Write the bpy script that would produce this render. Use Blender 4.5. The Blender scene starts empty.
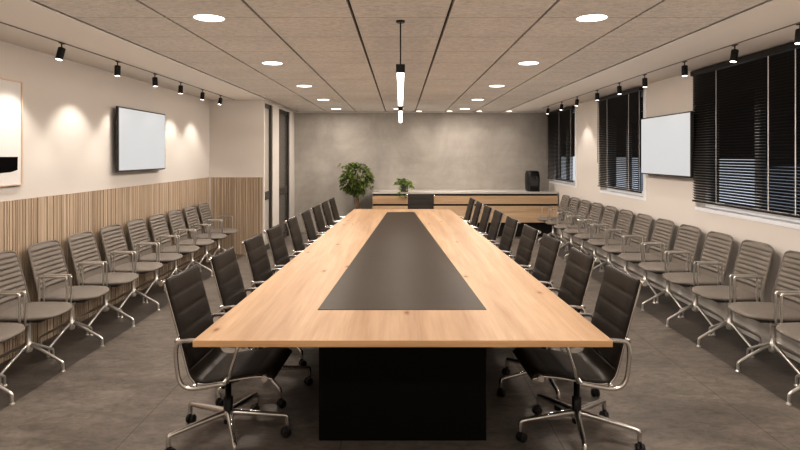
import bpy, bmesh, math, random
from mathutils import Vector, Matrix, noise
random.seed(7)
PI = math.pi
scene = bpy.context.scene
COL = scene.collection

# ------------------------------------------------------------------ materials
def new_mat(name):
    m = bpy.data.materials.new(name); m.use_nodes = True
    nt = m.node_tree
    return m, nt, nt.nodes['Principled BSDF']

def plain(name, col, rough=0.5, metal=0.0, spec=0.5, bump=0.0, bscale=60.0, var=0.0, vscale=4.0):
    m, nt, b = new_mat(name)
    b.inputs['Base Color'].default_value = (*col, 1)
    b.inputs['Roughness'].default_value = rough
    b.inputs['Metallic'].default_value = metal
    b.inputs['Specular IOR Level'].default_value = spec
    tc = nt.nodes.new('ShaderNodeTexCoord')
    if var:
        n = nt.nodes.new('ShaderNodeTexNoise'); n.inputs['Scale'].default_value = vscale
        n.inputs['Detail'].default_value = 5
        nt.links.new(tc.outputs['Object'], n.inputs['Vector'])
        r = nt.nodes.new('ShaderNodeValToRGB')
        r.color_ramp.elements[0].position = .3; r.color_ramp.elements[1].position = .7
        r.color_ramp.elements[0].color = (*[c*(1-var) for c in col], 1)
        r.color_ramp.elements[1].color = (*[min(1, c*(1+var)) for c in col], 1)
        nt.links.new(n.outputs['Fac'], r.inputs['Fac']); nt.links.new(r.outputs['Color'], b.inputs['Base Color'])
    if bump:
        n2 = nt.nodes.new('ShaderNodeTexNoise'); n2.inputs['Scale'].default_value = bscale
        nt.links.new(tc.outputs['Object'], n2.inputs['Vector'])
        bp = nt.nodes.new('ShaderNodeBump'); bp.inputs['Strength'].default_value = bump; bp.inputs['Distance'].default_value = .01
        nt.links.new(n2.outputs['Fac'], bp.inputs['Height']); nt.links.new(bp.outputs['Normal'], b.inputs['Normal'])
    return m

def emit(name, col, s):
    m, nt, b = new_mat(name)
    b.inputs['Base Color'].default_value = (*col, 1)
    b.inputs['Emission Color'].default_value = (*col, 1)
    b.inputs['Emission Strength'].default_value = s
    return m

def N(nt, t, **kw):
    n = nt.nodes.new(t)
    for k, v in kw.items():
        if k in n.inputs: n.inputs[k].default_value = v
        else: setattr(n, k, v)
    return n

def ramp(nt, stops):
    r = nt.nodes.new('ShaderNodeValToRGB'); e = r.color_ramp.elements
    while len(e) < len(stops): e.new(.5)
    for el, (p, c) in zip(e, stops): el.position = p; el.color = (*c, 1)
    return r

def mapped(nt, scale, loc=(0, 0, 0)):
    tc = nt.nodes.new('ShaderNodeTexCoord'); mp = nt.nodes.new('ShaderNodeMapping')
    mp.inputs['Scale'].default_value = scale; mp.inputs['Location'].default_value = loc
    nt.links.new(tc.outputs['Object'], mp.inputs['Vector'])
    return mp.outputs['Vector']

def mixmul(nt, a, b, fac=1.0, mode='MULTIPLY'):
    mx = nt.nodes.new('ShaderNodeMix'); mx.data_type = 'RGBA'; mx.blend_type = mode
    mx.inputs[0].default_value = fac
    nt.links.new(a, mx.inputs[6]); nt.links.new(b, mx.inputs[7])
    return mx.outputs[2]

def tile_lines(nt, size, ox, oy, width):
    """1 inside a tile, 0 on a joint."""
    tc = nt.nodes.new('ShaderNodeTexCoord'); sp = nt.nodes.new('ShaderNodeSeparateXYZ')
    nt.links.new(tc.outputs['Object'], sp.inputs[0])
    outs = []
    for ax, o in ((0, ox), (1, oy)):
        a = N(nt, 'ShaderNodeMath', operation='SUBTRACT'); nt.links.new(sp.outputs[ax], a.inputs[0]); a.inputs[1].default_value = o
        p = N(nt, 'ShaderNodeMath', operation='PINGPONG'); nt.links.new(a.outputs[0], p.inputs[0]); p.inputs[1].default_value = size/2
        g = N(nt, 'ShaderNodeMath', operation='GREATER_THAN'); nt.links.new(p.outputs[0], g.inputs[0]); g.inputs[1].default_value = width/2
        outs.append(g.outputs[0])
    m = N(nt, 'ShaderNodeMath', operation='MULTIPLY'); nt.links.new(outs[0], m.inputs[0]); nt.links.new(outs[1], m.inputs[1])
    return m.outputs[0]

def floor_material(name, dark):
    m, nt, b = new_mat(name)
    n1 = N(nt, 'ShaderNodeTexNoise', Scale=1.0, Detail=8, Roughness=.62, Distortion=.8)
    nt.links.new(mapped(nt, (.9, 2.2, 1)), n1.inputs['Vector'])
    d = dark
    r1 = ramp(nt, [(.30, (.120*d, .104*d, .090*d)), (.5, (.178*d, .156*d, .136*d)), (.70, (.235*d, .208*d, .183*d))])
    nt.links.new(n1.outputs['Fac'], r1.inputs['Fac'])
    n2 = N(nt, 'ShaderNodeTexNoise', Scale=1.0, Detail=6, Roughness=.7, Distortion=2.0)
    nt.links.new(mapped(nt, (4, 9, 1), (3, 1, 0)), n2.inputs['Vector'])
    r2 = ramp(nt, [(.3, (.55, .54, .53)), (.5, (.95, .95, .95)), (.75, (1.2, 1.19, 1.18))])
    nt.links.new(n2.outputs['Fac'], r2.inputs['Fac'])
    c = mixmul(nt, r1.outputs['Color'], r2.outputs['Color'], .85)
    n5 = N(nt, 'ShaderNodeTexNoise', Scale=1.0, Detail=7, Roughness=.75, Distortion=1.2)
    nt.links.new(mapped(nt, (9, 14, 1), (7, 3, 0)), n5.inputs['Vector'])
    r5 = ramp(nt, [(.34, (.62, .60, .58)), (.5, (1, 1, 1)), (.68, (1.28, 1.27, 1.26))]); nt.links.new(n5.outputs['Fac'], r5.inputs['Fac'])
    c = mixmul(nt, c, r5.outputs['Color'], .8)
    ln = tile_lines(nt, 1.22, -1.55, 4.30, .006)
    r3 = ramp(nt, [(0, (.48, .45, .42)), (1, (1, 1, 1))]); nt.links.new(ln, r3.inputs['Fac'])
    c = mixmul(nt, c, r3.outputs['Color'], 1)
    nt.links.new(c, b.inputs['Base Color'])
    rr = N(nt, 'ShaderNodeMapRange'); rr.inputs['To Min'].default_value = .36; rr.inputs['To Max'].default_value = .58
    nt.links.new(n2.outputs['Fac'], rr.inputs['Value']); nt.links.new(rr.outputs[0], b.inputs['Roughness'])
    b.inputs['Specular IOR Level'].default_value = .4
    bp = N(nt, 'ShaderNodeBump', Strength=.12, Distance=.01); nt.links.new(n2.outputs['Fac'], bp.inputs['Height'])
    nt.links.new(bp.outputs['Normal'], b.inputs['Normal'])
    return m

def table_wood(name, base=(.375, .25, .150), axis='Y', knots=True):
    m, nt, b = new_mat(name)
    sc = {'Y': (9, .55, 9), 'X': (.55, 9, 9)}[axis]
    n1 = N(nt, 'ShaderNodeTexNoise', Scale=1.0, Detail=7, Roughness=.6, Distortion=.6)
    nt.links.new(mapped(nt, sc), n1.inputs['Vector'])
    B = base
    r1 = ramp(nt, [(.25, (B[0]*.78, B[1]*.70, B[2]*.62)), (.5, B), (.75, (B[0]*1.18, B[1]*1.22, B[2]*1.28))])
    nt.links.new(n1.outputs['Fac'], r1.inputs['Fac'])
    fine = {'Y': (70, 2.0, 70), 'X': (2.0, 70, 70)}[axis]
    n2 = N(nt, 'ShaderNodeTexNoise', Scale=1.0, Detail=4, Roughness=.7)
    nt.links.new(mapped(nt, fine), n2.inputs['Vector'])
    r2 = ramp(nt, [(.3, (.86, .82, .78)), (.6, (1.03, 1.03, 1.03))]); nt.links.new(n2.outputs['Fac'], r2.inputs['Fac'])
    c = mixmul(nt, r1.outputs['Color'], r2.outputs['Color'], .8)
    # staves
    n4 = N(nt, 'ShaderNodeTexNoise', Scale=1.0, Detail=1)
    nt.links.new(mapped(nt, {'Y': (3.1, .22, 1), 'X': (.22, 3.1, 3.1)}[axis], (5, 2, 0)), n4.inputs['Vector'])
    r4 = ramp(nt, [(.35, (.86, .82, .78)), (.55, (1.02, 1.02, 1.02)), (.7, (1.08, 1.1, 1.12))]); nt.links.new(n4.outputs['Fac'], r4.inputs['Fac'])
    c = mixmul(nt, c, r4.outputs['Color'], 1)
    if knots:
        v = N(nt, 'ShaderNodeTexVoronoi', Scale=1.0); v.voronoi_dimensions = '2D'
        nt.links.new(mapped(nt, (2.2, 1.0, 1), (.35, .8, 0)), v.inputs['Vector'])
        r3 = ramp(nt, [(0, (.34, .21, .12)), (.014, (.46, .30, .20)), (.034, (.88, .80, .73)), (.07, (1, 1, 1))])
        nt.links.new(v.outputs['Distance'], r3.inputs['Fac'])
        c = mixmul(nt, c, r3.outputs['Color'], 1)
    nt.links.new(c, b.inputs['Base Color'])
    b.inputs['Roughness'].default_value = .5; b.inputs['Specular IOR Level'].default_value = .22
    return m

def batten_wood(name):
    m, nt, b = new_mat(name)
    g = nt.nodes.new('ShaderNodeNewGeometry')
    r = ramp(nt, [(0, (.40, .31, .225)), (.35, (.46, .36, .267)), (.7, (.51, .405, .305)), (1, (.57, .46, .35))])
    nt.links.new(g.outputs['Random Per Island'], r.inputs['Fac'])
    n = N(nt, 'ShaderNodeTexNoise', Scale=1.0, Detail=5); nt.links.new(mapped(nt, (60, 60, 2.5)), n.inputs['Vector'])
    r2 = ramp(nt, [(.3, (.82, .80, .78)), (.7, (1.06, 1.06, 1.06))]); nt.links.new(n.outputs['Fac'], r2.inputs['Fac'])
    nt.links.new(mixmul(nt, r.outputs['Color'], r2.outputs['Color'], 1), b.inputs['Base Color'])
    b.inputs['Roughness'].default_value = .55; b.inputs['Specular IOR Level'].default_value = .25
    return m

def concrete(name):
    m, nt, b = new_mat(name)
    n1 = N(nt, 'ShaderNodeTexNoise', Scale=1.0, Detail=9, Roughness=.68, Distortion=.5)
    nt.links.new(mapped(nt, (1.1, 1, .8)), n1.inputs['Vector'])
    r1 = ramp(nt, [(.3, (.29, .268, .242)), (.5, (.375, .350, .318)), (.7, (.45, .425, .39))]); nt.links.new(n1.outputs['Fac'], r1.inputs['Fac'])
    n2 = N(nt, 'ShaderNodeTexNoise', Scale=1.0, Detail=5, Roughness=.6)
    nt.links.new(mapped(nt, (1.2, 1, 8)), n2.inputs['Vector'])
    r2 = ramp(nt, [(.35, (.94, .94, .94)), (.65, (1.02, 1.02, 1.02))]); nt.links.new(n2.outputs['Fac'], r2.inputs['Fac'])
    nt.links.new(mixmul(nt, r1.outputs['Color'], r2.outputs['Color'], .8), b.inputs['Base Color'])
    b.inputs['Roughness'].default_value = .7; b.inputs['Specular IOR Level'].default_value = .25
    bp = N(nt, 'ShaderNodeBump', Strength=.15, Distance=.01); nt.links.new(n1.outputs['Fac'], bp.inputs['Height']); nt.links.new(bp.outputs['Normal'], b.inputs['Normal'])
    return m

def ceiling_panel_mat(name):
    m, nt, b = new_mat(name)
    n1 = N(nt, 'ShaderNodeTexNoise', Scale=1.0, Detail=6, Roughness=.75)
    nt.links.new(mapped(nt, (28, 75, 1)), n1.inputs['Vector'])
    r1 = ramp(nt, [(.34, (.33, .297, .267)), (.5, (.455, .415, .374)), (.66, (.55, .505, .459))]); nt.links.new(n1.outputs['Fac'], r1.inputs['Fac'])
    n3 = N(nt, 'ShaderNodeTexNoise', Scale=2.2, Detail=4); nt.links.new(mapped(nt, (1, 1, 1)), n3.inputs['Vector'])
    r4 = ramp(nt, [(.3, (.93, .93, .93)), (.7, (1.04, 1.04, 1.04))]); nt.links.new(n3.outputs['Fac'], r4.inputs['Fac'])
    ln = tile_lines(nt, .6, .3, .05, .011)
    r3 = ramp(nt, [(0, (.62, .60, .58)), (1, (1, 1, 1))]); nt.links.new(ln, r3.inputs['Fac'])
    c = mixmul(nt, mixmul(nt, r1.outputs['Color'], r4.outputs['Color'], 1), r3.outputs['Color'], 1)
    nt.links.new(c, b.inputs['Base Color'])
    b.inputs['Roughness'].default_value = .9; b.inputs['Specular IOR Level'].default_value = .1
    return m

def leather(name):
    m, nt, b = new_mat(name)
    n = N(nt, 'ShaderNodeTexNoise', Scale=220, Detail=3); tc = nt.nodes.new('ShaderNodeTexCoord'); nt.links.new(tc.outputs['Object'], n.inputs['Vector'])
    n2 = N(nt, 'ShaderNodeTexNoise', Scale=9, Detail=3); nt.links.new(tc.outputs['Object'], n2.inputs['Vector'])
    r = ramp(nt, [(.3, (.0165, .0128, .0098)), (.7, (.0230, .0180, .0140))]); nt.links.new(n2.outputs['Fac'], r.inputs['Fac'])
    nt.links.new(r.outputs['Color'], b.inputs['Base Color'])
    b.inputs['Roughness'].default_value = .45; b.inputs['Specular IOR Level'].default_value = .17
    bp = N(nt, 'ShaderNodeBump', Strength=.08, Distance=.002); nt.links.new(n.outputs['Fac'], bp.inputs['Height']); nt.links.new(bp.outputs['Normal'], b.inputs['Normal'])
    return m

def fabric(name, col):
    m, nt, b = new_mat(name)
    tc = nt.nodes.new('ShaderNodeTexCoord')
    n = N(nt, 'ShaderNodeTexNoise', Scale=260, Detail=2); nt.links.new(tc.outputs['Object'], n.inputs['Vector'])
    r = ramp(nt, [(.3, tuple(c*.75 for c in col)), (.7, tuple(c*1.2 for c in col))]); nt.links.new(n.outputs['Fac'], r.inputs['Fac'])
    nt.links.new(r.outputs['Color'], b.inputs['Base Color'])
    b.inputs['Roughness'].default_value = .9; b.inputs['Specular IOR Level'].default_value = .15
    bp = N(nt, 'ShaderNodeBump', Strength=.25, Distance=.002); nt.links.new(n.outputs['Fac'], bp.inputs['Height']); nt.links.new(bp.outputs['Normal'], b.inputs['Normal'])
    return m

def leaf_mat(name, a, c):
    m, nt, b = new_mat(name)
    g = nt.nodes.new('ShaderNodeNewGeometry')
    r = ramp(nt, [(0, a), (.7, tuple((x+y)/2 for x, y in zip(a, c))), (1, c)]); nt.links.new(g.outputs['Random Per Island'], r.inputs['Fac'])
    nt.links.new(r.outputs['Color'], b.inputs['Base Color'])
    b.inputs['Roughness'].default_value = .4
    return m

def glass_mat(name):
    m, nt, b = new_mat(name)
    b.inputs['Base Color'].default_value = (.85, .9, .95, 1)
    b.inputs['Roughness'].default_value = .02
    b.inputs['Transmission Weight'].default_value = 1.0
    b.inputs['IOR'].default_value = 1.08
    return m

M = {
    'wall': plain('warm_white_paint', (.70, .662, .622), .85, spec=.2, bump=.03, bscale=120),
    'plaster': plain('ceiling_plaster', (.565, .52, .475), .9, spec=.1),
    'panel': ceiling_panel_mat('wood_wool_panel'),
    'gap': plain('dark_joint', (.05, .035, .025), .9, spec=.05),
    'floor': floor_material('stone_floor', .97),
    'floor_shade': floor_material('stone_floor_shaded', .46),  # same stone, darkened: shade under the wall chairs put into the colour
    'concrete': concrete('troweled_concrete'),
    'batten': batten_wood('oak_battens'),
    'batten_back': plain('batten_backing', (.26, .185, .12), .8),
    'oak': table_wood('oak_tabletop'),
    'oak_edge': table_wood('oak_edge', (.54, .34, .18), 'X', False),
    'oak_front': table_wood('oak_cabinet', (.62, .46, .305), 'X', False),
    'inlay': plain('bronze_inlay', (.038, .028, .0195), .42, metal=.0, spec=.06, var=.06),
    'black': plain('matte_black', (.008, .0075, .007), .55, spec=.3),
    'blackplastic': plain('black_plastic', (.008, .0075, .007), .4, spec=.35),
    'pedestal': plain('black_pedestal', (.0035, .0032, .003), .6, spec=.12),
    'chrome': plain('polished_aluminium', (.74, .725, .705), .24, metal=1.0),
    'satin': plain('satin_aluminium', (.80, .78, .75), .36, metal=1.0),
    'leather': leather('black_leather'),
    'fabric': fabric('grey_wool', (.215, .192, .170)),
    'shell': plain('seat_shell', (.05, .043, .037), .6),
    'white': plain('white_lacquer', (.78, .77, .75), .4),
    'worktop': plain('pale_worktop', (.52, .50, .47), .4, var=.05, vscale=9),
    'slat': plain('black_slat', (.011, .009, .0075), .4, spec=.3),
    'cord': plain('pale_cord', (.85, .83, .80), .8),
    'screen': emit('screen_glow', (.03, .03, .03), 19.5),
    'bezel': plain('grey_bezel', (.03, .027, .025), .5),
    'lamp': emit('lamp_white', (1, .94, .86), 5.0),
    'lens': emit('lens_white', (1, .93, .84), 5.0),
    'ring': plain('downlight_ring', (.75, .72, .68), .5),
    'track': plain('track_grey', (.16, .13, .105), .6),
    'canvas': plain('painting_canvas', (.80, .79, .77), .8, bump=.05, bscale=300),
    'ink': plain('black_paint', (.006, .0055, .0055), 1.0, spec=.0),
    'picwood': plain('pale_wood_frame', (.70, .56, .46), .5),
    'doorpanel': plain('grey_glass', (.50, .465, .42), .3, spec=.5),
    'doorpanel2': plain('smoked_glass', (.10, .092, .083), .25, spec=.5),
    'doorrail': plain('grey_rail', (.075, .068, .06), .6, spec=.2),
    'doorframe': plain('dark_frame', (.035, .03, .027), .4),
    'pot': plain('charcoal_pot', (.055, .052, .05), .6),
    'soil': plain('soil', (.03, .02, .012), .95, bump=.6, bscale=80),
    'bark': plain('bark', (.20, .125, .07), .85, bump=.5, bscale=40, var=.2, vscale=20),
    'leaf': leaf_mat('ficus_leaf', (.022, .05, .009), (.32, .40, .09)),
    'leaf2': leaf_mat('trailing_leaf', (.07, .15, .025), (.40, .52, .15)),
    'glass': glass_mat('window_glass'),
    'winframe': plain('white_window_frame', (.85, .88, .93), .4),
    'outside': plain('terrace_paving', (.20, .215, .235), .9, var=.25, vscale=.6),
    'outwall': emit('glowing_facade', (.84, .85, .87), .95),  # emission stands in for light falling on the exterior walls
}

# ------------------------------------------------------------------ mesh builders
class MB:
    def __init__(self): self.bm = bmesh.new()
    def mark(self): self._v = set(self.bm.verts); self._f = set(self.bm.faces)
    def fresh(self): return [v for v in self.bm.verts if v not in self._v], [f for f in self.bm.faces if f not in self._f]
    def box(self, x0, x1, y0, y1, z0, z1, bev=0.0, mi=0, seg=2):
        t = bmesh.new()
        vs = [t.verts.new((x, y, z)) for x in (x0, x1) for y in (y0, y1) for z in (z0, z1)]
        for q in ((0, 1, 3, 2), (4, 6, 7, 5), (0, 4, 5, 1), (2, 3, 7, 6), (0, 2, 6, 4), (1, 5, 7, 3)):
            t.faces.new([vs[i] for i in q])
        if bev: bmesh.ops.bevel(t, geom=list(t.edges), offset=bev, segments=seg, affect='EDGES', profile=.5)
        bmesh.ops.recalc_face_normals(t, faces=t.faces)
        self.merge(t, mi, False); return self
    def merge(self, t, mi=0, smooth=False, mat=None):
        vm = {}
        for v in t.verts: vm[v] = self.bm.verts.new(mat @ v.co if mat else v.co)
        for f in t.faces:
            try:
                nf = self.bm.faces.new([vm[v] for v in f.verts]); nf.material_index = mi
                nf.smooth = smooth or f.smooth
            except ValueError: pass
        t.free()
    def prism(self, pts, z0, z1, mi=0, bev=0.0):
        """polygon in xy extruded in z"""
        t = bmesh.new()
        a = [t.verts.new((p[0], p[1], z0)) for p in pts]; b = [t.verts.new((p[0], p[1], z1)) for p in pts]
        t.faces.new(a[::-1]); t.faces.new(b)
        n = len(pts)
        for i in range(n): t.faces.new((a[i], a[(i+1) % n], b[(i+1) % n], b[i]))
        if bev: bmesh.ops.bevel(t, geom=list(t.edges), offset=bev, segments=2, affect='EDGES', profile=.5)
        bmesh.ops.recalc_face_normals(t, faces=t.faces)
        self.merge(t, mi); return self
    def tube(self, path, r, n=10, mi=0, sy=1.0, closed=False, cap=True):
        """tube along a list of points; r a number or a list"""
        P = [Vector(p) for p in path]; k = len(P)
        R = r if isinstance(r, (list, tuple)) else [r]*k
        rings = []; prev = None
        for i, p in enumerate(P):
            if closed: d = (P[(i+1) % k]-P[i-1])
            else: d = P[min(i+1, k-1)]-P[max(i-1, 0)]
            d.normalize()
            if prev is None:
                u = d.cross(Vector((0, 1, 0)))
                if u.length < .1: u = d.cross(Vector((1, 0, 0)))
            else:
                u = prev-d*prev.dot(d)
            u.normalize(); prev = u; w = d.cross(u)
            rings.append([self.bm.verts.new(p+(u*math.cos(2*PI*j/n)+w*sy*math.sin(2*PI*j/n))*R[i]) for j in range(n)])
        m = k if closed else k-1
        for i in range(m):
            a, b = rings[i], rings[(i+1) % k]
            for j in range(n):
                f = self.bm.faces.new((a[j], a[(j+1) % n], b[(j+1) % n], b[j])); f.smooth = True; f.material_index = mi
        if cap and not closed:
            f = self.bm.faces.new(rings[0][::-1]); f.material_index = mi
            f = self.bm.faces.new(rings[-1]); f.material_index = mi
        return self
    def lathe(self, prof, n=24, c=(0, 0, 0), mi=0, mat=None, smooth=True):
        """profile [(r,z)...] revolved about z"""
        t = bmesh.new(); rings = []
        for r, z in prof:
            rings.append([t.verts.new((c[0]+r*math.cos(2*PI*j/n), c[1]+r*math.sin(2*PI*j/n), c[2]+z)) for j in range(n)] if r > 1e-6 else [t.verts.new((c[0], c[1], c[2]+z))])
        for a, b in zip(rings, rings[1:]):
            for j in range(n):
                q = [a[j % len(a)], a[(j+1) % len(a)], b[(j+1) % len(b)], b[j % len(b)]]
                q = list(dict.fromkeys(q))
                if len(q) > 2:
                    f = t.faces.new(q); f.smooth = smooth
        if len(rings[0]) > 1: t.faces.new(rings[0][::-1])
        if len(rings[-1]) > 1: t.faces.new(rings[-1])
        bmesh.ops.recalc_face_normals(t, faces=t.faces)
        self.merge(t, mi, False, mat); return self
    def grid(self, fn, nu, nv, mi=0, smooth=True, closed_u=False):
        V = [[self.bm.verts.new(fn(i/nu, j/nv)) for j in range(nv+1)] for i in range(nu+(0 if closed_u else 1))]
        for i in range(nu):
            for j in range(nv):
                a, b = V[i], V[(i+1) % len(V)]
                f = self.bm.faces.new((a[j], b[j], b[j+1], a[j+1])); f.smooth = smooth; f.material_index = mi
        return V
    def build(self, name, mats, parent=None, loc=(0, 0, 0), recalc=False):
        if recalc: bmesh.ops.recalc_face_normals(self.bm, faces=self.bm.faces)
        me = bpy.data.meshes.new(name); self.bm.to_mesh(me); self.bm.free()
        for m in (mats if isinstance(mats, (list, tuple)) else [mats]): me.materials.append(m)
        o = bpy.data.objects.new(name, me); COL.objects.link(o); o.location = loc
        if parent: o.parent = parent
        return o

def tag(o, label=None, cat=None, group=None, kind=None):
    if label: o['label'] = label
    if cat: o['category'] = cat
    if group: o['group'] = group
    if kind: o['kind'] = kind
    return o

def thing(name, label, cat, loc=(0, 0, 0), rz=0.0, group=None):
    o = bpy.data.objects.new(name, None); COL.objects.link(o)
    o.empty_display_size = .1
    o.location = loc; o.rotation_euler = (0, 0, rz)
    return tag(o, label, cat, group)

def struct(o): o['kind'] = 'structure'; return o

def copy_tree(o, parent=None):
    c = o.copy(); COL.objects.link(c)
    if parent: c.parent = parent
    for ch in [x for x in o.children]: copy_tree(ch, c)
    return c

def arc(cx, cz, r, a0, a1, n=6):
    return [(cx+r*math.cos(math.radians(a0+(a1-a0)*i/n)), cz+r*math.sin(math.radians(a0+(a1-a0)*i/n))) for i in range(n+1)]

def smooth_path(pts, n=5, it=2):
    """Chaikin corner cutting that keeps the ends"""
    P = [Vector(p) for p in pts]
    for _ in range(it):
        Q = [P[0]]
        for a, b in zip(P, P[1:]):
            Q += [a*.75+b*.25, a*.25+b*.75]
        Q.append(P[-1]); P = Q
    return P

ORD = ['first', 'second', 'third', 'fourth', 'fifth', 'sixth', 'seventh', 'eighth', 'ninth', 'tenth', 'eleventh', 'twelfth', 'thirteenth']

# ------------------------------------------------------------------ dimensions
CAMZ = 1.60
CEIL = 2.48
XW = 3.08
YN, YB = -1.6, 11.82       # near wall, back wall
YA = 9.19                  # end of the slatted alcove
XD = -2.20                 # plane of the glazed doors
F = 570.0

# ------------------------------------------------------------------ room shell
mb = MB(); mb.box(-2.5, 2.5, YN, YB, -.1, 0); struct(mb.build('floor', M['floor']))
mb = MB(); mb.box(-XW, -2.5, YN, YB, -.1, 0); mb.box(2.5, XW, YN, YB, -.1, 0); struct(mb.build('floor_shade_strips', M['floor_shade']))  # strips along both walls carry the chair rows' shade as darker stone

# ceiling: plaster margins, a field of seven rows of panels, dark joints between
mb = MB()
mb.box(-XW, -2.116, YN, YB, CEIL, CEIL+.12, mi=0); mb.box(2.116, XW, YN, YB, CEIL, CEIL+.12, mi=0)
mb.box(-2.116, 2.116, YN, YB, CEIL+.03, CEIL+.12, mi=2)
g = .0095
for k in range(7):
    x0 = -2.1+.6*k
    mb.box(x0+g+(.003 if k == 0 else 0), x0+.6-g-(.003 if k == 6 else 0), YN, YB-.03, CEIL, CEIL+.03, mi=1)
struct(mb.build('ceiling', [M['plaster'], M['panel'], M['gap']]))
for s in (-1, 1):
    mb = MB(); a_, b_ = sorted((s*2.1155, s*2.1115)); mb.box(a_, b_, YN, YB-.03, CEIL-.002, CEIL+.02)
    struct(mb.build('trim_1' if s < 0 else 'trim_2', M['satin']))
mb = MB(); mb.box(XD, XW, YB-.03, YB-.012, CEIL-.008, CEIL+.01); struct(mb.build('trim_3', M['white']))

# walls
mb = MB(); mb.box(-XW-.2, -XW, YN, YA+.2, 0, CEIL+.12); struct(mb.build('wall_left', M['wall']))
mb = MB(); mb.box(-XW, XD-.12, YA, YA+.2, 0, CEIL+.12); mb.box(XD-.12, XD, YA, YA+.05, 0, CEIL+.12); struct(mb.build('wall_alcove', M['wall']))
mb = MB()
mb.box(XD-.12, XD, 9.83, 10.32, 0, CEIL+.12); mb.box(XD-.12, XD, 11.33, YB, 0, CEIL+.12)
mb.box(XD-.12, XD, YA+.05, 9.83, 2.45, CEIL+.12); mb.box(XD-.12, XD, 10.32, 11.33, 2.45, CEIL+.12)
struct(mb.build('wall_doors', M['wall']))
mb = MB(); mb.box(XD-.12, XW+.25, YB, YB+.2, 0, CEIL+.12); struct(mb.build('wall_back', M['concrete']))
mb = MB(); mb.box(-XW-.2, XW+.25, YN-.2, YN, 0, CEIL+.12); struct(mb.build('wall_front', M['wall']))

WIN = [(10.05, 11.80), (7.22, 8.79), (4.22, 5.95)]   # far to near
ZW0, ZW1 = 1.06, 2.44
mb = MB()
ys = [YN]+[v for a, b in sorted(WIN) for v in (a, b)]+[YB]
for i in range(0, len(ys), 2):
    mb.box(XW, XW+.25, ys[i], ys[i+1], 0, CEIL+.12)
for a, b in WIN:
    mb.box(XW, XW+.25, a, b, 0, ZW0); mb.box(XW, XW+.25, a, b, ZW1, CEIL+.12)
struct(mb.build('wall_right', M['wall']))

mb = MB(); mb.box(XW-.012, XW, YN, 11.03, 0, .07, bev=.003); struct(mb.build('baseboard_right', M['wall']))

# slatted oak wainscot on the long wall and on the alcove end
def battens(name, length, horiz, origin, zt):
    mb = MB()
    if horiz == 'Y': mb.box(origin[0], origin[0]+.006, origin[1], origin[1]+length, 0, zt, mi=1)
    else: mb.box(origin[0], origin[0]+length, origin[1]-.006, origin[1], 0, zt, mi=1)
    t = .004
    while t < length-.02:
        w = random.choice((.016, .022, .028, .028, .040)); w = min(w, length-t)
        d = random.choice((.012, .014, .016))
        if horiz == 'Y': mb.box(origin[0], origin[0]+d, origin[1]+t, origin[1]+t+w, 0, zt)
        else: mb.box(origin[0]+t, origin[0]+t+w, origin[1]-d, origin[1], 0, zt)
        t += w+random.choice((.006, .009, .012))
    return struct(mb.build(name, [M['batten'], M['batten_back']]))
battens('trim_4', YA-YN-.025, 'Y', (-XW, YN), 1.24)
battens('trim_5', XD+XW-.05, 'X', (-XW+.025, YA), 1.24)

# glazed doors
def door(name, y0, y1, pm):
    fr = MB(); w = .055
    x0, x1 = XD-.09, XD-.03
    fr.box(x0, x1-.02, y0, y0+w*.3, 0, 2.45, .003); fr.box(x0, x1+.02, y1-w*1.6, y1, 0, 2.45, .003)
    fr.box(x0, x1, y0+w, y1-w*1.6, 2.38, 2.45, .003); fr.box(x0, x1, y0+w, y1-w*1.6, 0, .10, .003)
    d = struct(fr.build(name, M['doorframe']))
    p = MB(); p.box(XD-.07, XD-.05, y0+w*.3, y1-w*1.6, .10, 2.38); p.build('door_panel', pm, d)
    r = MB(); r.box(XD-.05, XD-.035, y0+w*.3, y1-w*1.6, .85, .99, .004); r.build('door_rail', M['doorrail'], d)
    h = MB(); h.tube(smooth_path([(XD-.036, y0+.10, .905), (XD+.0, y0+.10, .905), (XD+.0, y0+.24, .905)], it=2), .008)
    h.build('door_handle', M['doorframe'], d)
door('door_1', YA+.05, 9.83, M['doorpanel'])
door('door_2', 10.32, 11.33, M['doorpanel2'])

# windows and what lies outside
for i, (a, b) in enumerate(WIN):
    w = MB(); xo, xi = XW+.10, XW+.16; t = .06
    w.box(xo, xi, a, a+t, ZW0, ZW1, .004); w.box(xo, xi, b-t, b, ZW0, ZW1, .004)
    w.box(xo, xi, a+t, b-t, ZW0, ZW0+t, .004); w.box(xo, xi, a+t, b-t, ZW1-t, ZW1, .004)
    mid = (a+b)/2
    w.box(xo, xi, mid-.035, mid+.035, ZW0+t, ZW1-t, .004)
    o = struct(w.build('window_%d' % (i+1), M['winframe']))
    for (p, q) in ((a+t, mid-.035), (mid+.035, b-t)):
        gmb = MB(); gmb.box(XW+.125, XW+.131, p, q, ZW0+t, ZW1-t); gmb.build('window_pane', M['glass'], o)
    s = MB(); s.box(XW-.005, XW+.10, a-.075, b, ZW0-.035, ZW0+.002, .002); s.build('window_sill', M['winframe'], o)
    j = MB(); j.box(XW-.006, XW+.10, a-.075, a+.004, ZW0, ZW1, .002); j.build('window_frame', M['winframe'], o)
mb = MB(); mb.box(XW+.3, 70, -40, 90, -.35, -.25); struct(mb.build('exterior_ground', M['outside']))
for y0, y1 in ((14.9, 16.4), (22.3, 25.6), (29.5, 33.5)):
    mb = MB(); mb.box(9.0, 9.3, y0, y1, -.25, 1.52, .02); struct(mb.build('exterior_wall', M['outwall']))

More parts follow.
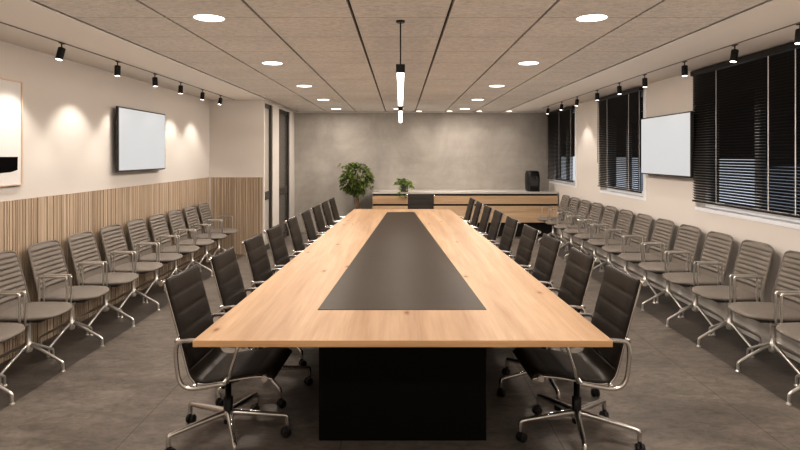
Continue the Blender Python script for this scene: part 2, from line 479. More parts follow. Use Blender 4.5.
# ------------------------------------------------------------------ conference table
def half(y): return .964-.210*(y-2.61)/6.36
def cx(y): return .010+.012*(y-2.61)/6.36
TY0, TY1, TZ = 2.612, 8.97, .75
t = thing('conference_table', 'long tapering oak conference table with dark centre inlay on black pedestal', 'table', (0, 0, 0))
mb = MB()
pts = [(cx(TY0)-half(TY0), TY0), (cx(TY0)+half(TY0), TY0), (cx(TY1)+half(TY1), TY1), (cx(TY1)-half(TY1), TY1)]
mb.prism(pts, TZ-.032, TZ, bev=.003)
top = mb.build('tabletop', [M['oak'], M['oak_edge']], t)
for p in top.data.polygons:
    if abs(p.normal.z) < .5: p.material_index = 1
mb = MB()
ip = [(-.455, 3.126), (.473, 3.126), (.208, 8.47), (-.199, 8.47)]
mb.prism(ip, TZ-.002, TZ+.0025, bev=.001); mb.build('inlay', M['inlay'], t)
mb = MB()
mb.prism([(-.457, 3.19), (.480, 3.19), (.26, 8.30), (-.25, 8.30)], 0.0, TZ-.032, bev=.004)
mb.build('pedestal', M['pedestal'], t)

# ------------------------------------------------------------------ office chair (faces +X)
def sling_profile():
    back = [(-.262, .942), (-.240, .86), (-.212, .76), (-.185, .66), (-.161, .57), (-.144, .50)]
    seat = [(-.122, .418), (-.075, .398), (0, .408), (.12, .430), (.22, .446), (.285, .445), (.315, .420)]
    P = [Vector((x, 0, z)) for x, z in back+seat]
    return smooth_path(P, it=3)
def resample(P, step):
    out = [P[0].copy()]; L = [0.0]
    acc = 0.0; s = []
    for a, b in zip(P, P[1:]): s.append((a, b, (b-a).length))
    tot = sum(x[2] for x in s); n = max(2, round(tot/step)); d = tot/n
    res = []; i = 0; base = 0.0
    for k in range(n+1):
        tgt = min(k*d, tot-1e-9)
        while i < len(s)-1 and base+s[i][2] < tgt: base += s[i][2]; i += 1
        a, b, l = s[i]; res.append(a.lerp(b, (tgt-base)/l if l else 0))
    return res, d, tot

def sling_mesh(P, d, s0, width, pitch=.098):
    """padded sling with cross seams; s0 arc length at start so the seams run on"""
    mb = MB(); hw = width/2; n = len(P)
    def frame(i):
        a = P[max(0, i-1)]; b = P[min(n-1, i+1)]; tdir = (b-a).normalized()
        return Vector((-tdir.z, 0, tdir.x))*-1
    ys = [-1, -.93, -.6, 0, .6, .93, 1]
    top, bot = [], []
    for i in range(n):
        nv = frame(i); s = s0+i*d
        f = abs(math.sin(PI*s/pitch))**.22
        th = .0030+.0055*f
        up = []; dn = []
        for y in ys:
            k = 1 if abs(y) < .95 else .35
            up.append(mb.bm.verts.new(P[i]+nv*th*k+Vector((0, y*hw, 0))))
            dn.append(mb.bm.verts.new(P[i]-nv*th*k+Vector((0, y*hw, 0))))
        top.append(up); bot.append(dn)
    m = len(ys)
    for i in range(n-1):
        for j in range(m-1):
            for f in (mb.bm.faces.new((top[i][j], top[i][j+1], top[i+1][j+1], top[i+1][j])), mb.bm.faces.new((bot[i][j], bot[i+1][j], bot[i+1][j+1], bot[i][j+1]))): f.smooth = True
        mb.bm.faces.new((top[i][0], top[i+1][0], bot[i+1][0], bot[i][0])); mb.bm.faces.new((top[i][-1], bot[i][-1], bot[i+1][-1], top[i+1][-1]))
    for j in range(m-1):
        mb.bm.faces.new((top[0][j], bot[0][j], bot[0][j+1], top[0][j+1])); mb.bm.faces.new((top[-1][j], top[-1][j+1], bot[-1][j+1], bot[-1][j]))
    return mb

def make_office_chair():
    root = thing('office_chair', 'x', 'chair')
    P, d, tot = resample(sling_profile(), .0098)
    split = min(range(len(P)), key=lambda i: (P[i]-Vector((-.140, 0, .465))).length)
    sling_mesh(P[:split+1], d, 0, .436).build('backrest', M['leather'], root, recalc=True)
    sling_mesh(P[split:], d, split*d, .436).build('seat', M['leather'], root, recalc=True)
    def rail_off(i):
        tdir = (P[min(i+1, len(P)-1)]-P[max(i-1, 0)]).normalized(); return Vector((tdir.z, 0, -tdir.x))*.013
    for s in (-1, 1):
        rl = MB(); rl.tube([p+Vector((0, s*.209, 0))+rail_off(i) for i, p in list(enumerate(P))[::3]]+[P[-1]+Vector((0, s*.209, 0))], .0072, 8)
        rl.build('side_rail', M['chrome'], root)
        ar = MB()
        loop = [(.140, .630), (.095, .630), (.0, .632), (-.10, .631), (-.140, .630), (-.186, .622), (-.196, .57), (-.190, .49), (-.178, .415), (-.140, .380), (-.085, .378), (-.02, .391), (.06, .406)]
        ar.tube(smooth_path([(x, s*.245, z) for x, z in loop], it=2), .0115, 8, sy=1.15)
        ar.tube([(.140, s*.245, .632), (.128, s*.245, .58), (.098, s*.243, .49), (.075, s*.238, .406)], .009, 8)
        for x, z in ((-.190, .625), (-.10, .385), (.06, .408)):
            ar.tube([(x, s*.21, z+.008), (x, s*.25, z)], .012, 8)
        ar.build('armrest', M['chrome'], root)
    br = MB()
    br.tube([(-.281, -.225, .921), (-.281, .225, .921)], .008, 10)
    for s in (-1, 1): br.tube([(-.279, s*.208, .923), (-.279, s*.236, .923)], .013, 10)
    br.build('back_spreader', M['chrome'], root)
    sp = MB(); sp.tube([(.0, -.215, .395), (.0, .215, .395)], .011, 8); sp.build('seat_spreader', M['chrome'], root)
    sp = MB(); sp.tube([(.27, -.225, .432), (.27, .225, .432)], .011, 8)
    for s in (-1, 1): sp.tube([(.27, s*.214, .432), (.27, s*.24, .432)], .018, 10)
    sp.build('seat_spreader', M['chrome'], root)
    tm = MB(); tm.box(-.09, .08, -.05, .05, .335, .392, .012); tm.box(-.15, -.05, -.028, .028, .320, .36, .01)
    tm.tube([(.0, -.05, .36), (.02, -.15, .345)], .006, 8)
    mech = tm.build('tilt_mechanism', M['blackplastic'], root)
    kn = MB(); kn.tube([(-.10, -.075, .318), (-.10, -.03, .325)], .019, 12); kn.build('knob', M['chrome'], mech)
    kn = MB(); kn.tube([(.02, -.145, .346), (.022, -.175, .343)], .011, 8)
    kn.build('knob', M['chrome'], mech)
    gl = MB(); gl.lathe([(.026, .09), (.026, .235), (.017, .237), (.017, .34)], 14); gl.build('gas_lift', M['blackplastic'], root)
    for k in range(5):
        a = 2*PI*k/5; R = Matrix.Rotation(a, 4, 'Z')
        lg = MB(); path = smooth_path([(.0, 0, .150), (.08, 0, .145), (.20, 0, .132), (.316, 0, .120), (.329, 0, .114), (.330, 0, .062)], it=2)
        lg.tube([R @ p for p in path], [.020-.007*min(1, p.x/.3) for p in path], 8)
        leg = lg.build('leg', M['chrome'], root)
        cs = MB(); yaw = a+[.5, -.8, 1.9, .2, -1.6][k]
        T = Matrix.Translation(R @ Vector((.330, 0, 0))) @ Matrix.Rotation(yaw, 4, 'Z')
        for s in (-1, 1):
            W = T @ Matrix.Translation((-.010, s*.013, .0262)) @ Matrix.Rotation(PI/2, 4, 'X')
            cs.lathe([(.008, -.010), (.022, -.010), (.026, -.006), (.026, .006), (.022, .010), (.008, .010)], 16, mat=W)
        cs.tube([T @ Vector((0, 0, .066)), T @ Vector((0, 0, .045)), T @ Vector((-.012, 0, .030))], .011, 8)
        cs.build('caster', M['blackplastic'], leg)
    hub = MB(); hub.lathe([(.03, .118), (.034, .124), (.034, .158), (.026, .166)], 16); hub.build('hub', M['chrome'], root)
    return root

proto = make_office_chair()
first = True; P72 = 0
taper = math.atan(.210/6.36)
CHY = [3.22, 3.88, 4.58, 5.22, 5.96, 6.68, 7.34, 7.99, 8.63]
for side in (-1, 1):
    for k, y in enumerate(CHY):
        o = proto if first else copy_tree(proto); first = False
        jit = random.uniform(-1.6, 1.6) if k else 0.0
        x = cx(y)+side*(half(y)+.040)
        o.location = (x, y, 0)
        o.rotation_euler = (0, 0, math.radians(jit)+(-taper if side < 0 else PI+taper))
        for c in o.children:
            if c.name.startswith('leg'): c.rotation_euler = (0, 0, math.radians(18 if k else 6))
        where = 'slatted wall side' if side < 0 else 'window side'
        o['label'] = '%s black leather office chair from the near end of the table, %s' % (ORD[k], where)
        o['group'] = 'black office chairs along the conference table'
o = copy_tree(proto); o.location = (.33, 9.36, 0); o.rotation_euler = (0, 0, -PI/2-.05)
o['label'] = 'black leather office chair alone at the far end of the table'
o['group'] = 'black office chairs along the conference table'

# ------------------------------------------------------------------ visitor chair (faces +X)
def rounded_panel(w0, w1, h, r, n=5):
    """outline in (y, s): s from 0 (bottom, width w0) to h (top, width w1), corners rounded"""
    pts = []
    for (cy, cs, a0) in ((w0/2-r*.6, r*.6, -90), (w1/2-r, h-r, 0), (-w1/2+r, h-r, 90), (-w0/2+r*.6, r*.6, 180)):
        rr = r if cs > h/2 else r*.6
        for i in range(n+1):
            a = math.radians(a0+90*i/n); pts.append((cy+rr*math.cos(a), cs+rr*math.sin(a)))
    return pts

def make_visitor_chair(sgn):
    root = thing('visitor_chair', 'x', 'chair')
    # seat cushion: rounded superellipse pad
    st = MB()
    def seat_pt(u, v):
        a = 2*PI*u; c, s = math.cos(a), math.sin(a)
        ex = .52
        X = .048+.220*math.copysign(abs(c)**ex, c); Y = .232*math.copysign(abs(s)**ex, s)
        if X > .05: Y *= 1-.20*((X-.05)/.22)**2
        prof = [(.0, .460), (.55, .462), (.88, .461), (.965, .456), (1.0, .447), (.985, .436), (.93, .428), (.0, .425)]
        k = v*(len(prof)-1); i = min(int(k), len(prof)-2); f = k-i
        rr = prof[i][0]*(1-f)+prof[i+1][0]*f; z = prof[i][1]*(1-f)+prof[i+1][1]*f
        drop = -.018*max(0, (X-.18)/.11)**2*rr
        return Vector((.06+(X-.06)*rr, Y*rr, z+drop-.008*(1-rr)))
    st.grid(seat_pt, 40, 14, closed_u=True)
    bmesh.ops.remove_doubles(st.bm, verts=st.bm.verts, dist=.0005)
    st.build('seat', M['fabric'], root, recalc=True)
    sh = MB(); sh.box(-.12, .20, -.17, .17, .404, .428, .006); sh.build('seat_pan', M['shell'], root)
    # backrest: ribbed upholstered panel, curved
    bk = MB(); H = .455; NU, NV = 90, 16
    def width(s):
        w = .440-.035*(s/H)
        r = .045
        if s > H-r: q = (s-(H-r))/r; w -= 2*r*(1-math.sqrt(max(0, 1-q*q)))
        if s < .03: q = (.03-s)/.03; w -= .04*(1-math.sqrt(max(0, 1-q*q)))
        return w
    def axis(s):
        return Vector((-.145-.110*(s/H)**1.15, 0, .415+.445*(s/H)))
    def back(u, v):
        s = u*H; yv = (v*2-1); y = yv*width(s)/2
        rib = 0.0
        if .10 < s < H-.012:
            rib = abs(math.sin(PI*(s-.10)/.0380))**.6
        th = .003+.024*rib
        edge = (1-abs(yv)**6)
        return axis(s)+Vector((th*edge-.020*yv*yv*-1, y, 0))
    def backr(u, v):
        s = u*H; yv = (v*2-1); y = yv*width(s)/2
        return axis(s)+Vector((-.013*(1-abs(yv)**6)+.020*yv*yv, y, 0))
    bk.grid(back, NU, NV); bk.grid(backr, 20, NV)
    A = bk.bm
    # rim joining front and rear skins
    def rim(n, fn):
        for i in range(n):
            a, b = fn(i/n), fn((i+1)/n)
            bk.tube([a, b], .006, 6)
    rimpts = [back(0, j/16)*.5+backr(0, j/16)*.5 for j in range(17)]+[back(i/30, 1)*.5+backr(i/30, 1)*.5 for i in range(1, 31)]+[back(1, 1-j/16)*.5+backr(1, 1-j/16)*.5 for j in range(1, 17)]+[back(1-i/30, 0)*.5+backr(1-i/30, 0)*.5 for i in range(1, 30)]
    bk.tube(rimpts, .0085, 8, closed=True)
    bk.build('backrest', M['fabric'], root)
    for s in (-1, 1):
        ar = MB(); y = s*.247
        path = [(-.075, s*.20, .412), (-.075, y, .416), (-.075, y, .43), (-.075, y, .615), (-.075, y, .640), (-.045, y, .640), (.115, y, .640), (.140, y, .640), (.140, y, .615), (.140, y, .43), (.140, y, .410), (.135, s*.18, .408)]
        ar.tube(smooth_path(path, it=1), .0080, 8)
        ar.box(-.070, .137, y-.017, y+.017, .642, .650, .003)
        ar.build('armrest', M['satin'], root)
    cl = MB(); cl.lathe([(.012, .135), (.026, .140), (.030, .155), (.030, .205), (.021, .215), (.021, .405), (.06, .408)], 18); cl.build('column', M['satin'], root)
    for k in range(4):
        R = Matrix.Rotation(PI/2*k-sgn*.075, 4, 'Z'); lg = MB()
        path = smooth_path([(.015, 0, .195), (.06, 0, .178), (.24, 0, .086), (.268, 0, .070), (.272, 0, .050), (.272, 0, .012)], it=2)
        lg.tube([R @ p for p in path], [.0145-.0045*min(1, p.x/.28) for p in path], 8)
        leg = lg.build('leg', M['satin'], root)
        gd = MB(); c = R @ Vector((.272, 0, 0)); gd.lathe([(.0165, 0), (.0165, .006), (.010, .014)], 12, c=c); gd.build('glide', M['satin'], leg)
    return root

first = True
PITCH = .553
for side, cnt in ((-1, 10), (1, 13)):
    vproto = make_visitor_chair(-side); first = True
    for k in range(cnt):
        y = 3.675+PITCH*k
        o = vproto if first else copy_tree(vproto); first = False
        o.location = (side*2.762, y, 0)
        o.rotation_euler = (0, 0, 0 if side < 0 else PI)
        where = 'slatted oak wall' if side < 0 else 'window wall'
        o['label'] = '%s grey ribbed visitor chair from the near end, by the %s' % (ORD[k], where)
        o['group'] = 'grey visitor chairs along the walls'

# ------------------------------------------------------------------ sideboard at the back
SX0, SX1, SY0 = -.545, 3.055, 11.05
t = thing('sideboard', 'long low oak sideboard with pale worktop along the concrete wall', 'sideboard', (0, 0, 0))
mb = MB(); mb.box(SX0, SX1, SY0, YB-.005, .845, .88, .003); mb.build('worktop', M['worktop'], t)
mb = MB(); mb.box(SX0+.012, SX1-.012, SY0+.03, YB-.01, .28, .845); mb.box(SX0+.05, SX1-.05, SY0+.14, YB-.02, 0, .28); mb.build('carcass', M['black'], t)
nD = 3
for k in range(nD):
    a = SX0+(SX1-SX0)*k/nD; b = SX0+(SX1-SX0)*(k+1)/nD
    mb = MB(); mb.box(a+.001, b-.001, SY0+.005, SY0+.03, .650, .808, .0015); mb.build('drawer', M['oak_front'], t)
for k in range(6):
    a = SX0+(SX1-SX0)*k/6; b = SX0+(SX1-SX0)*(k+1)/6
    mb = MB(); mb.box(a+.001, b-.001, SY0+.005, SY0+.03, .29, .612, .0015); mb.build('door', M['oak_front'], t)

# coffee machine
t = thing('coffee_machine', 'rounded black coffee machine standing on the sideboard worktop', 'coffee machine', (2.64, 11.42, .88))
mb = MB()
def cm(u, v):
    a = 2*PI*u; c, s = math.cos(a), math.sin(a)
    prof = [(.0, 0), (.85, 0), (.93, .012), (.97, .08), (1.0, .20), (.98, .31), (.92, .37), (.80, .398), (.55, .405), (0, .407)]
    k = v*(len(prof)-1); i = min(int(k), len(prof)-2); f = k-i
    r = prof[i][0]*(1-f)+prof[i+1][0]*f; z = prof[i][1]*(1-f)+prof[i+1][1]*f
    return Vector((.133*math.copysign(abs(c)**.5, c)*r, .16*math.copysign(abs(s)**.5, s)*r, z))
mb.grid(cm, 40, 27, closed_u=True); bmesh.ops.remove_doubles(mb.bm, verts=mb.bm.verts, dist=.0005)
mb.build('body', M['blackplastic'], t, recalc=True)
mb = MB(); mb.box(-.085, .085, -.172, -.150, .10, .30, .01); mb.build('front_panel', plain('gloss_dark', (.03, .03, .03), .12), t)
mb = MB(); mb.tube([(0, -.165, .28), (0, -.20, .275), (0, -.205, .235)], .016, 10); mb.build('spout', M['black'], t)
mb = MB(); mb.box(-.10, .10, -.215, -.145, 0, .028, .008); mb.build('drip_tray', M['black'], t)

# ------------------------------------------------------------------ plants
def leaf(mb, p, d, L, W, roll):
    d = d.normalized(); up = Vector((0, 0, 1)); s = d.cross(up)
    if s.length < .05: s = Vector((1, 0, 0))
    s.normalize(); n = s.cross(d)
    s2 = s*math.cos(roll)+n*math.sin(roll); n2 = s2.cross(d)
    pr = [(0, .0), (.25, .42), (.5, .5), (.75, .33), (1, 0)]
    mid = [mb.bm.verts.new(p+d*L*t-n2*L*.18*t*t*-1*0+Vector((0, 0, -L*.22*t*t))) for t, _ in pr]
    lf = [mb.bm.verts.new(p+d*L*t+s2*W*w+n2*W*.18+Vector((0, 0, -L*.22*t*t))) for t, w in pr[1:-1]]
    rt = [mb.bm.verts.new(p+d*L*t-s2*W*w+n2*W*.18+Vector((0, 0, -L*.22*t*t))) for t, w in pr[1:-1]]
    for side in (lf, rt):
        c = [mid[0]]+side+[mid[-1]]
        for i in range(4):
            q = list(dict.fromkeys([mid[i], mid[i+1], c[i+1], c[i]]))
            if len(q) > 2:
                f = mb.bm.faces.new(q); f.smooth = True

t = thing('potted_ficus', 'bushy green ficus tree in a pot on the floor beside the sideboard', 'plant', (-.865, 11.25, 0))
mb = MB(); mb.lathe([(.0, 0), (.15, 0), (.165, .02), (.20, .38), (.205, .40), (.185, .40), (.18, .36), (0, .36)], 28); mb.build('pot', M['pot'], t)
mb = MB(); mb.lathe([(0, .375), (.10, .372), (.178, .362)], 20); mb.build('soil', M['soil'], t)
mb = MB(); rng = random.Random(3)
mb.tube([(0, 0, .36), (.012, .0, .55), (-.008, .01, .75), (.005, 0, .95), (0, 0, 1.12)], [.030, .026, .024, .020, .012], 10)
mb.tube([(.02, .02, .36), (.035, .01, .6), (.02, 0, .8), (.06, 0, 1.0)], [.018, .016, .014, .008], 8)
tips = []
for k in range(16):
    a = rng.uniform(0, 2*PI); e = rng.uniform(-.1, 1.2); r = rng.uniform(.16, .26)
    q = Vector((math.cos(a)*math.cos(e)*r, math.sin(a)*math.cos(e)*r, 1.08+math.sin(e)*r*.9))
    mb.tube(smooth_path([(0, 0, .88), (q.x*.4, q.y*.4, .98+.3*(q.z-1.0)), q], it=2), .005, 5); tips.append(q)
mb.build('trunk', M['bark'], t)
mb = MB()
for k in range(1500):
    while True:
        v = Vector((rng.uniform(-1, 1), rng.uniform(-1, 1), rng.uniform(-1, 1)))
        if .25 < v.length < 1: break
    p = Vector((v.x*.31, v.y*.29, 1.135+v.z*.31))
    if noise.noise(p*6.0) < -.18: continue
    d = Vector((v.x, v.y, v.z*.5-.15))+Vector((rng.uniform(-.6, .6), rng.uniform(-.6, .6), rng.uniform(-.5, .3)))
    leaf(mb, p, d, rng.uniform(.055, .095), rng.uniform(.034, .052), rng.uniform(-.8, .8))
for k in range(9):
    a = rng.uniform(0, 2*PI); p = Vector((math.cos(a)*.30, math.sin(a)*.2, 1.13+rng.uniform(-.22, .36)))
    for _ in range(7): leaf(mb, p+Vector((rng.uniform(-.03, .03),)*3), Vector((math.cos(a), math.sin(a), rng.uniform(-.5, .6))), .075, .035, rng.uniform(-.6, .6))
mb.build('foliage', M['leaf'], t)

t = thing('trailing_plant', 'small trailing green plant in a dark square pot on the sideboard edge', 'plant', (.075, 11.125, .88))
mb = MB(); mb.box(-.07, .07, -.068, .07, .002, .145, .008); mb.build('pot', M['pot'], t)
mb = MB(); rng = random.Random(11); mv = MB()
for k in range(24):
    a = rng.uniform(0, 2*PI) if k < 12 else (rng.uniform(-PI*.75, -PI*.25) if k < 16 else rng.choice((0, PI))+rng.uniform(-.5, .5))
    trail = k >= 12
    if trail:
        L = rng.uniform(.10, .20); r1 = rng.uniform(.11, .17)
        drop = rng.uniform(-.16, .06)
        if math.sin(a) < -.6 : r1 = rng.uniform(.145, .17)
        else: drop = rng.uniform(.02, .12); r1 = rng.uniform(.12, .22)
        P = [(0, 0, .14), (math.cos(a)*.06, math.sin(a)*.06, .20), (math.cos(a)*r1*.9, math.sin(a)*r1, .16), (math.cos(a)*r1, math.sin(a)*r1, .02+drop)]
    else:
        r1 = rng.uniform(.03, .17); P = [(0, 0, .14), (math.cos(a)*r1*.4, math.sin(a)*r1*.4, .21), (math.cos(a)*r1, math.sin(a)*r1*.6, rng.uniform(.17, .27))]
    path = smooth_path(P, it=2); mv.tube(path, .0025, 5)
    for i, p in enumerate(path[2:]):
        for _ in range(1):
            d = Vector((rng.uniform(-1, 1), rng.uniform(-1, .4), rng.uniform(-.6, .5)))
            if p.z < .09:
                if p.y > -.115: continue
                d.y = -abs(d.y)
            leaf(mb, p, d, rng.uniform(.045, .075), rng.uniform(.028, .042), rng.uniform(-.8, .8))
mb.build('foliage', M['leaf2'], t); mv.build('stem', M['leaf2'], t)

# ------------------------------------------------------------------ wall displays and painting
def display(x, y0, y1, z0, z1, side, label):
    t = thing('wall_display', label, 'screen', (x, (y0+y1)/2, (z0+z1)/2), group='screens on the side walls')
    hw, hh = (y1-y0)/2, (z1-z0)/2; s = -side   # s points into the room
    mb = MB(); a, b = sorted((0, -s*.03)); mb.box(a, b, -hw, hw, -hh, hh, .004)
    h = mb.build('casing', M['bezel'], t)
    mb = MB(); a, b = sorted((s*.0005, s*.002)); w = .014
    mb.box(a, b, -hw+w, hw-w, -hh+w, hh-w); mb.build('screen_face', M['screen'], t)
    mb = MB(); a, b = sorted((-s*.03, side*XW-x)); mb.box(a, b, -.2, .2, -.15, .15, .004); mb.build('wall_mount', M['bezel'], t)
display(-3.0, 6.06, 7.27, 1.42, 2.12, -1, 'wall mounted screen, blank and pale grey, above the slatted oak panelling')
display(3.0, 5.89, 7.11, 1.365, 2.055, 1, 'wall mounted screen, blank and pale grey, between two black window blinds')

t = thing('framed_painting', 'white abstract painting with a black block, thin pale frame, above slats', 'painting', (-XW+.002, 4.275, 1.775))
mb = MB(); hw, hh, w, d = .335, .418, .012, .028
mb.box(0, d, -hw, -hw+w, -hh, hh, .002); mb.box(0, d, hw-w, hw, -hh, hh, .002)
mb.box(0, d, -hw+w, hw-w, hh-w, hh, .002); mb.box(0, d, -hw+w, hw-w, -hh, -hh+w, .002); mb.build('frame', M['picwood'], t)
mb = MB(); mb.box(.002, .016, -hw+w, hw-w, -hh+w, hh-w); mb.build('canvas', M['canvas'], t)
mb = MB(); tt = bmesh.new()
pts = [(-.30, -.19), (.284, -.19), (.280, -.295), (.20, -.31), (.05, -.315), (-.30, -.315)]
vs = [tt.verts.new((.0175, p[0], p[1])) for p in pts]; tt.faces.new(vs)
ex = bmesh.ops.extrude_face_region(tt, geom=list(tt.faces)); bmesh.ops.translate(tt, verts=[v for v in ex['geom'] if isinstance(v, bmesh.types.BMVert)], vec=(-.002, 0, 0))
bmesh.ops.recalc_face_normals(tt, faces=tt.faces); mb.merge(tt); mb.build('painted_block', M['ink'], t)

# ------------------------------------------------------------------ venetian blinds
for i, (a, b) in enumerate(WIN):
    words = ['black venetian blind on the far window beside the concrete wall', 'black venetian blind on the middle window, beyond the wall screen', 'large black venetian blind on the nearest window']
    t = thing('venetian_blind', words[i], 'blind', (XW-.035, (a+b)/2, 0), group='black venetian blinds')
    hw = (b-a)/2; lo = -hw+(.02 if i == 0 else .0); hi = hw-.02
    zt, zb = CEIL-.012, ZW0+.07
    mb = MB(); mb.box(-.026, .026, lo-.015, hi+.01, zt-.05, zt, .004); mb.build('headrail', M['slat'], t)
    mb = MB(); z = zt-.065; sw = .0305; tl = math.radians(46)
    while z > zb+.02:
        cz, sz = math.cos(tl)*sw/2, math.sin(tl)*sw/2
        # curved slat, room edge (-X) higher
        rows = []
        for q in (-1, -.33, .33, 1):
            bow = .0022*(1-q*q)
            rows.append([mb.bm.verts.new((q*cz+bow*math.sin(tl), y, z-q*sz+bow)) for y in (lo, hi)])
        for r0, r1 in zip(rows, rows[1:]):
            f = mb.bm.faces.new((r0[0], r0[1], r1[1], r1[0])); f.smooth = True
        z -= .0260
    mb.build('slats', M['slat'], t)
    mb = MB(); mb.box(-.013, .013, lo, hi, zb-.012, zb+.006, .003); mb.build('bottom_rail', M['slat'], t)
    span = hi-lo
    for fr in ((.06, .5), (.02, .24, .75), (.095, .285, .74))[i]:
        y = lo+span*fr
        mb = MB(); wd = .0045 if i == 2 and fr < .5 else .0022; mb.box(-.0098, -.0060, y-wd, y+wd, zb, zt-.05); mb.build('ladder_cord', M['cord'], t)
    mb = MB(); y = hi-.07; mb.tube([(-.032, y, zt-.04), (-.036, y, zt-.7), (-.035, y, zb+.35)], .0035, 6); mb.build('tilt_wand', M['blackplastic'], t)

# ------------------------------------------------------------------ lights
WARM = (1.0, .89, .79)
def lamp(name, kind, loc, energy, col=WARM, rot=(0, 0, 0), **kw):
    d = bpy.data.lights.new(name, kind); d.energy = energy; d.color = col
    for k, v in kw.items(): setattr(d, k, v)
    o = bpy.data.objects.new(name, d); COL.objects.link(o); o.location = loc; o.rotation_euler = rot
    return o

def make_downlight(r):
    t = thing('recessed_downlight', 'x', 'downlight')
    mb = MB(); mb.lathe([(r*1.0, .0), (r*1.0, -.004), (r*1.09, -.004), (r*1.10, 0)], 36); mb.build('trim_ring', M['ring'], t)
    mb = MB(); mb.lathe([(0, -.0045), (r*.99, -.0045), (r*1.0, -.0035), (r*1.0, 0)], 36); mb.build('diffuser', M['lamp'], t)
    return t
big = make_downlight(.0925); first = True
DY = [3.65, 5.45, 7.25, 9.05, 10.84]
def put_down(x, y, label, grp, proto_):
    global first
    o = proto_ if first else copy_tree(proto_); first = False
    o.location = (x, y, CEIL); o['label'] = label; o['group'] = grp
for s in (-1, 1):
    for k, y in enumerate(DY):
        put_down(s*1.225, y, '%s round recessed downlight from the near end, ceiling row on the %s side' % (ORD[k], 'slatted wall' if s < 0 else 'window'), 'round recessed downlights', big)
put_down(-.04, 10.84, 'round recessed downlight at the far end, behind the hanging lamps', 'round recessed downlights', big)
sm = make_downlight(.055); first = True
for k, x in enumerate((.37, .98, 1.58, 2.18)):
    put_down(x, 11.42, '%s small wall washer downlight close to the concrete wall, counting toward the windows' % ORD[k], 'small downlights at the concrete wall', sm)
    lamp('washer_lamp', 'SPOT', (x, 11.42, CEIL-.02), 9, rot=(math.radians(14), 0, 0), spot_size=math.radians(95), spot_blend=.8, shadow_soft_size=.04)
for s in (-1, 1):
    for y in [.05, 1.85]+DY:
        lamp('downlight_lamp', 'AREA', (s*1.225, y, CEIL-.012), 26 if y > 1 else 22, shape='DISK', size=.18)

# added fill lamps without fixtures, aimed up to brighten the ceiling
lamp('ceiling_fill', 'AREA', (0, 3.85, 2.02), 82, rot=(PI, 0, 0), shape='RECTANGLE', size=5.6, size_y=10.2)
lamp('ceiling_fill', 'AREA', (.3, 10.35, 2.02), 15, rot=(PI, 0, 0), shape='RECTANGLE', size=4.6, size_y=2.3)

# pendants
PEND = ((3.66, 6.10, 'first'), (6.85, 9.30, 'second'))
for y0, y1, w in PEND:
    t = thing('linear_pendant', 'slim black linear pendant lamp over the %s half of the table' % ('near' if w == 'first' else 'far'), 'pendant lamp', (0, (y0+y1)/2, 2.128), group='linear pendants over the table')
    h = (y1-y0)/2
    mb = MB(); mb.box(-.029, .029, -h, h, .002, .056, .003); mb.build('housing', M['black'], t)
    mb = MB(); mb.box(-.0235, .0235, -h+.012, h-.012, -.003, .003, .001); mb.build('diffuser', M['lamp'], t)
    for s in (-1, 1):
        mb = MB(); mb.tube([(0, s*(h-.08), .05), (0, s*(h-.08), CEIL-2.128-.01)], .0045, 6); c = mb.build('suspension_cord', M['black'], t)
        mb = MB(); mb.lathe([(.028, CEIL-2.128-.012), (.030, CEIL-2.128-.002), (.030, CEIL-2.128)], 20, c=(0, s*(h-.08), 0)); mb.build('ceiling_rose', M['black'], c)
    lamp('pendant_lamp', 'AREA', (0, (y0+y1)/2, 2.120), 13, shape='RECTANGLE', size=.045, size_y=y1-y0-.05)

# track and spotlights
for s, nm, side in ((-1, 'slatted wall', 'left'), (1, 'window wall', 'right')):
    mb = MB(); mb.box(s*2.645-.005, s*2.645+.005, YN+.3, 9.1 if s < 0 else 10.6, CEIL-.006, CEIL, .001)
    tag(mb.build('lighting_track', M['track']), 'thin dark lighting track on the ceiling along the %s' % nm, 'lighting track', 'ceiling lighting tracks')
def make_spot():
    t = thing('track_spotlight', 'x', 'spotlight')
    mb = MB(); mb.tube([(0, 0, -.006), (0, 0, -.055)], .005, 8); mb.box(-.009, .012, -.03, .03, -.012, -.006, .002); mb.build('stem', M['black'], t)
    # the head pivots about (0,0,-.045); modelled along -z
    mb = MB(); mb.lathe([(.024, .010), (.0268, .006), (.0268, -.084), (.025, -.087), (.0235, -.083)], 24); hd = mb.build('head', M['black'], t, (0, 0, -.055))
    mb = MB(); mb.lathe([(0, -.0862), (.0232, -.0862), (.0232, -.083)], 20); mb.build('lens', M['lens'], hd)
    return t
sp = make_spot(); first = True
SPL = [4.45, 5.33, 6.14, 6.86, 7.62, 8.38]
SPR = [3.79, 4.53, 5.33, 6.20, 6.92, 7.70, 8.57, 9.39, 10.26]
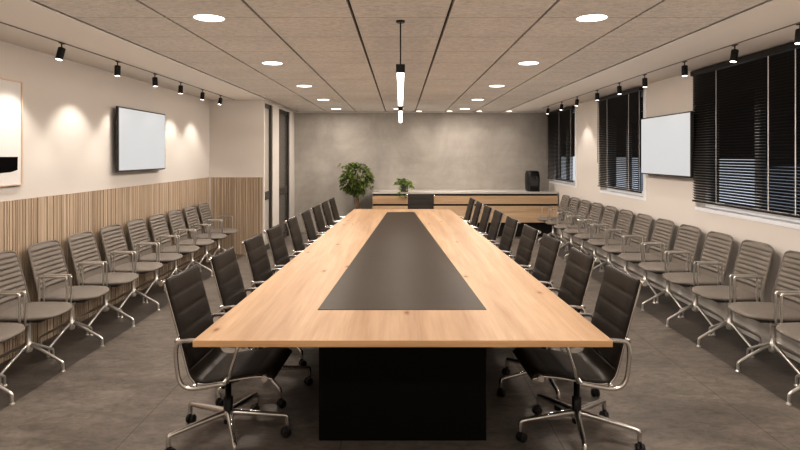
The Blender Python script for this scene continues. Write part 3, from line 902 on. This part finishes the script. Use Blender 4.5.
for s, lst, nm in ((-1, SPL, 'slatted wall'), (1, SPR, 'window wall')):
    for k, y in enumerate(lst):
        o = sp if first else copy_tree(sp); first = False
        o.location = (2.657 if s > 0 else -2.645, y, CEIL)
        o['label'] = '%s small black cylinder spotlight from the near end, on the %s track' % (ORD[k], nm); o['group'] = 'black track spotlights'
        wall, cam_ = ([(6, 14), (0, 4), (-4, 3), (0, 3), (3, 6), (6, 14)] if s < 0 else [(-8, 4), (-11, 4), (-2, 4), (0, 4), (0, 4), (0, 4), (-10, 4), (-10, 4), (-10, 4)])[k]
        hd = [c for c in o.children if c.name.startswith('head')][0]
        hd.rotation_euler = (math.radians(-cam_), -s*math.radians(wall), 0)
        lamp('track_lamp', 'SPOT', (s*2.66+s*.035, y, CEIL-.16), 20 if s < 0 else (14 if k in (3, 7) else 4), rot=(0, -s*math.radians(15), 0), col=(1, .93, .85), spot_size=math.radians(90), spot_blend=.55, shadow_soft_size=.02)

# dusk outside: a dim sky, and an added sun lamp to brighten the terrace and sills
w = bpy.data.worlds.new('dusk'); scene.world = w; w.use_nodes = True
bg = w.node_tree.nodes['Background']; bg.inputs[0].default_value = (.10, .13, .19, 1); bg.inputs[1].default_value = .03
sun = lamp('terrace_fill_sun', 'SUN', (20, 60, 40), 3.2, (.88, .92, 1.0)); sun.rotation_euler = Vector((-.04, -.72, -.69)).to_track_quat('-Z', 'Y').to_euler()

# ------------------------------------------------------------------ camera
cam = bpy.data.cameras.new('camera'); co = bpy.data.objects.new('camera', cam); COL.objects.link(co)
co.location = (0, 0, CAMZ); co.rotation_euler = (PI/2, 0, 0)
cam.sensor_width = 36; cam.lens = 36*F/800; cam.shift_y = -70/800; cam.shift_x = -.5/800
cam.clip_start = .05; cam.clip_end = 200
scene.camera = co
scene.view_settings.view_transform = 'Standard'
scene.view_settings.look = 'None'
scene.view_settings.exposure = 0.13
scene.view_settings.gamma = 0.90
scene.cycles.max_bounces = 10; scene.cycles.diffuse_bounces = 6; scene.cycles.glossy_bounces = 4
scene.cycles.sample_clamp_indirect = 6
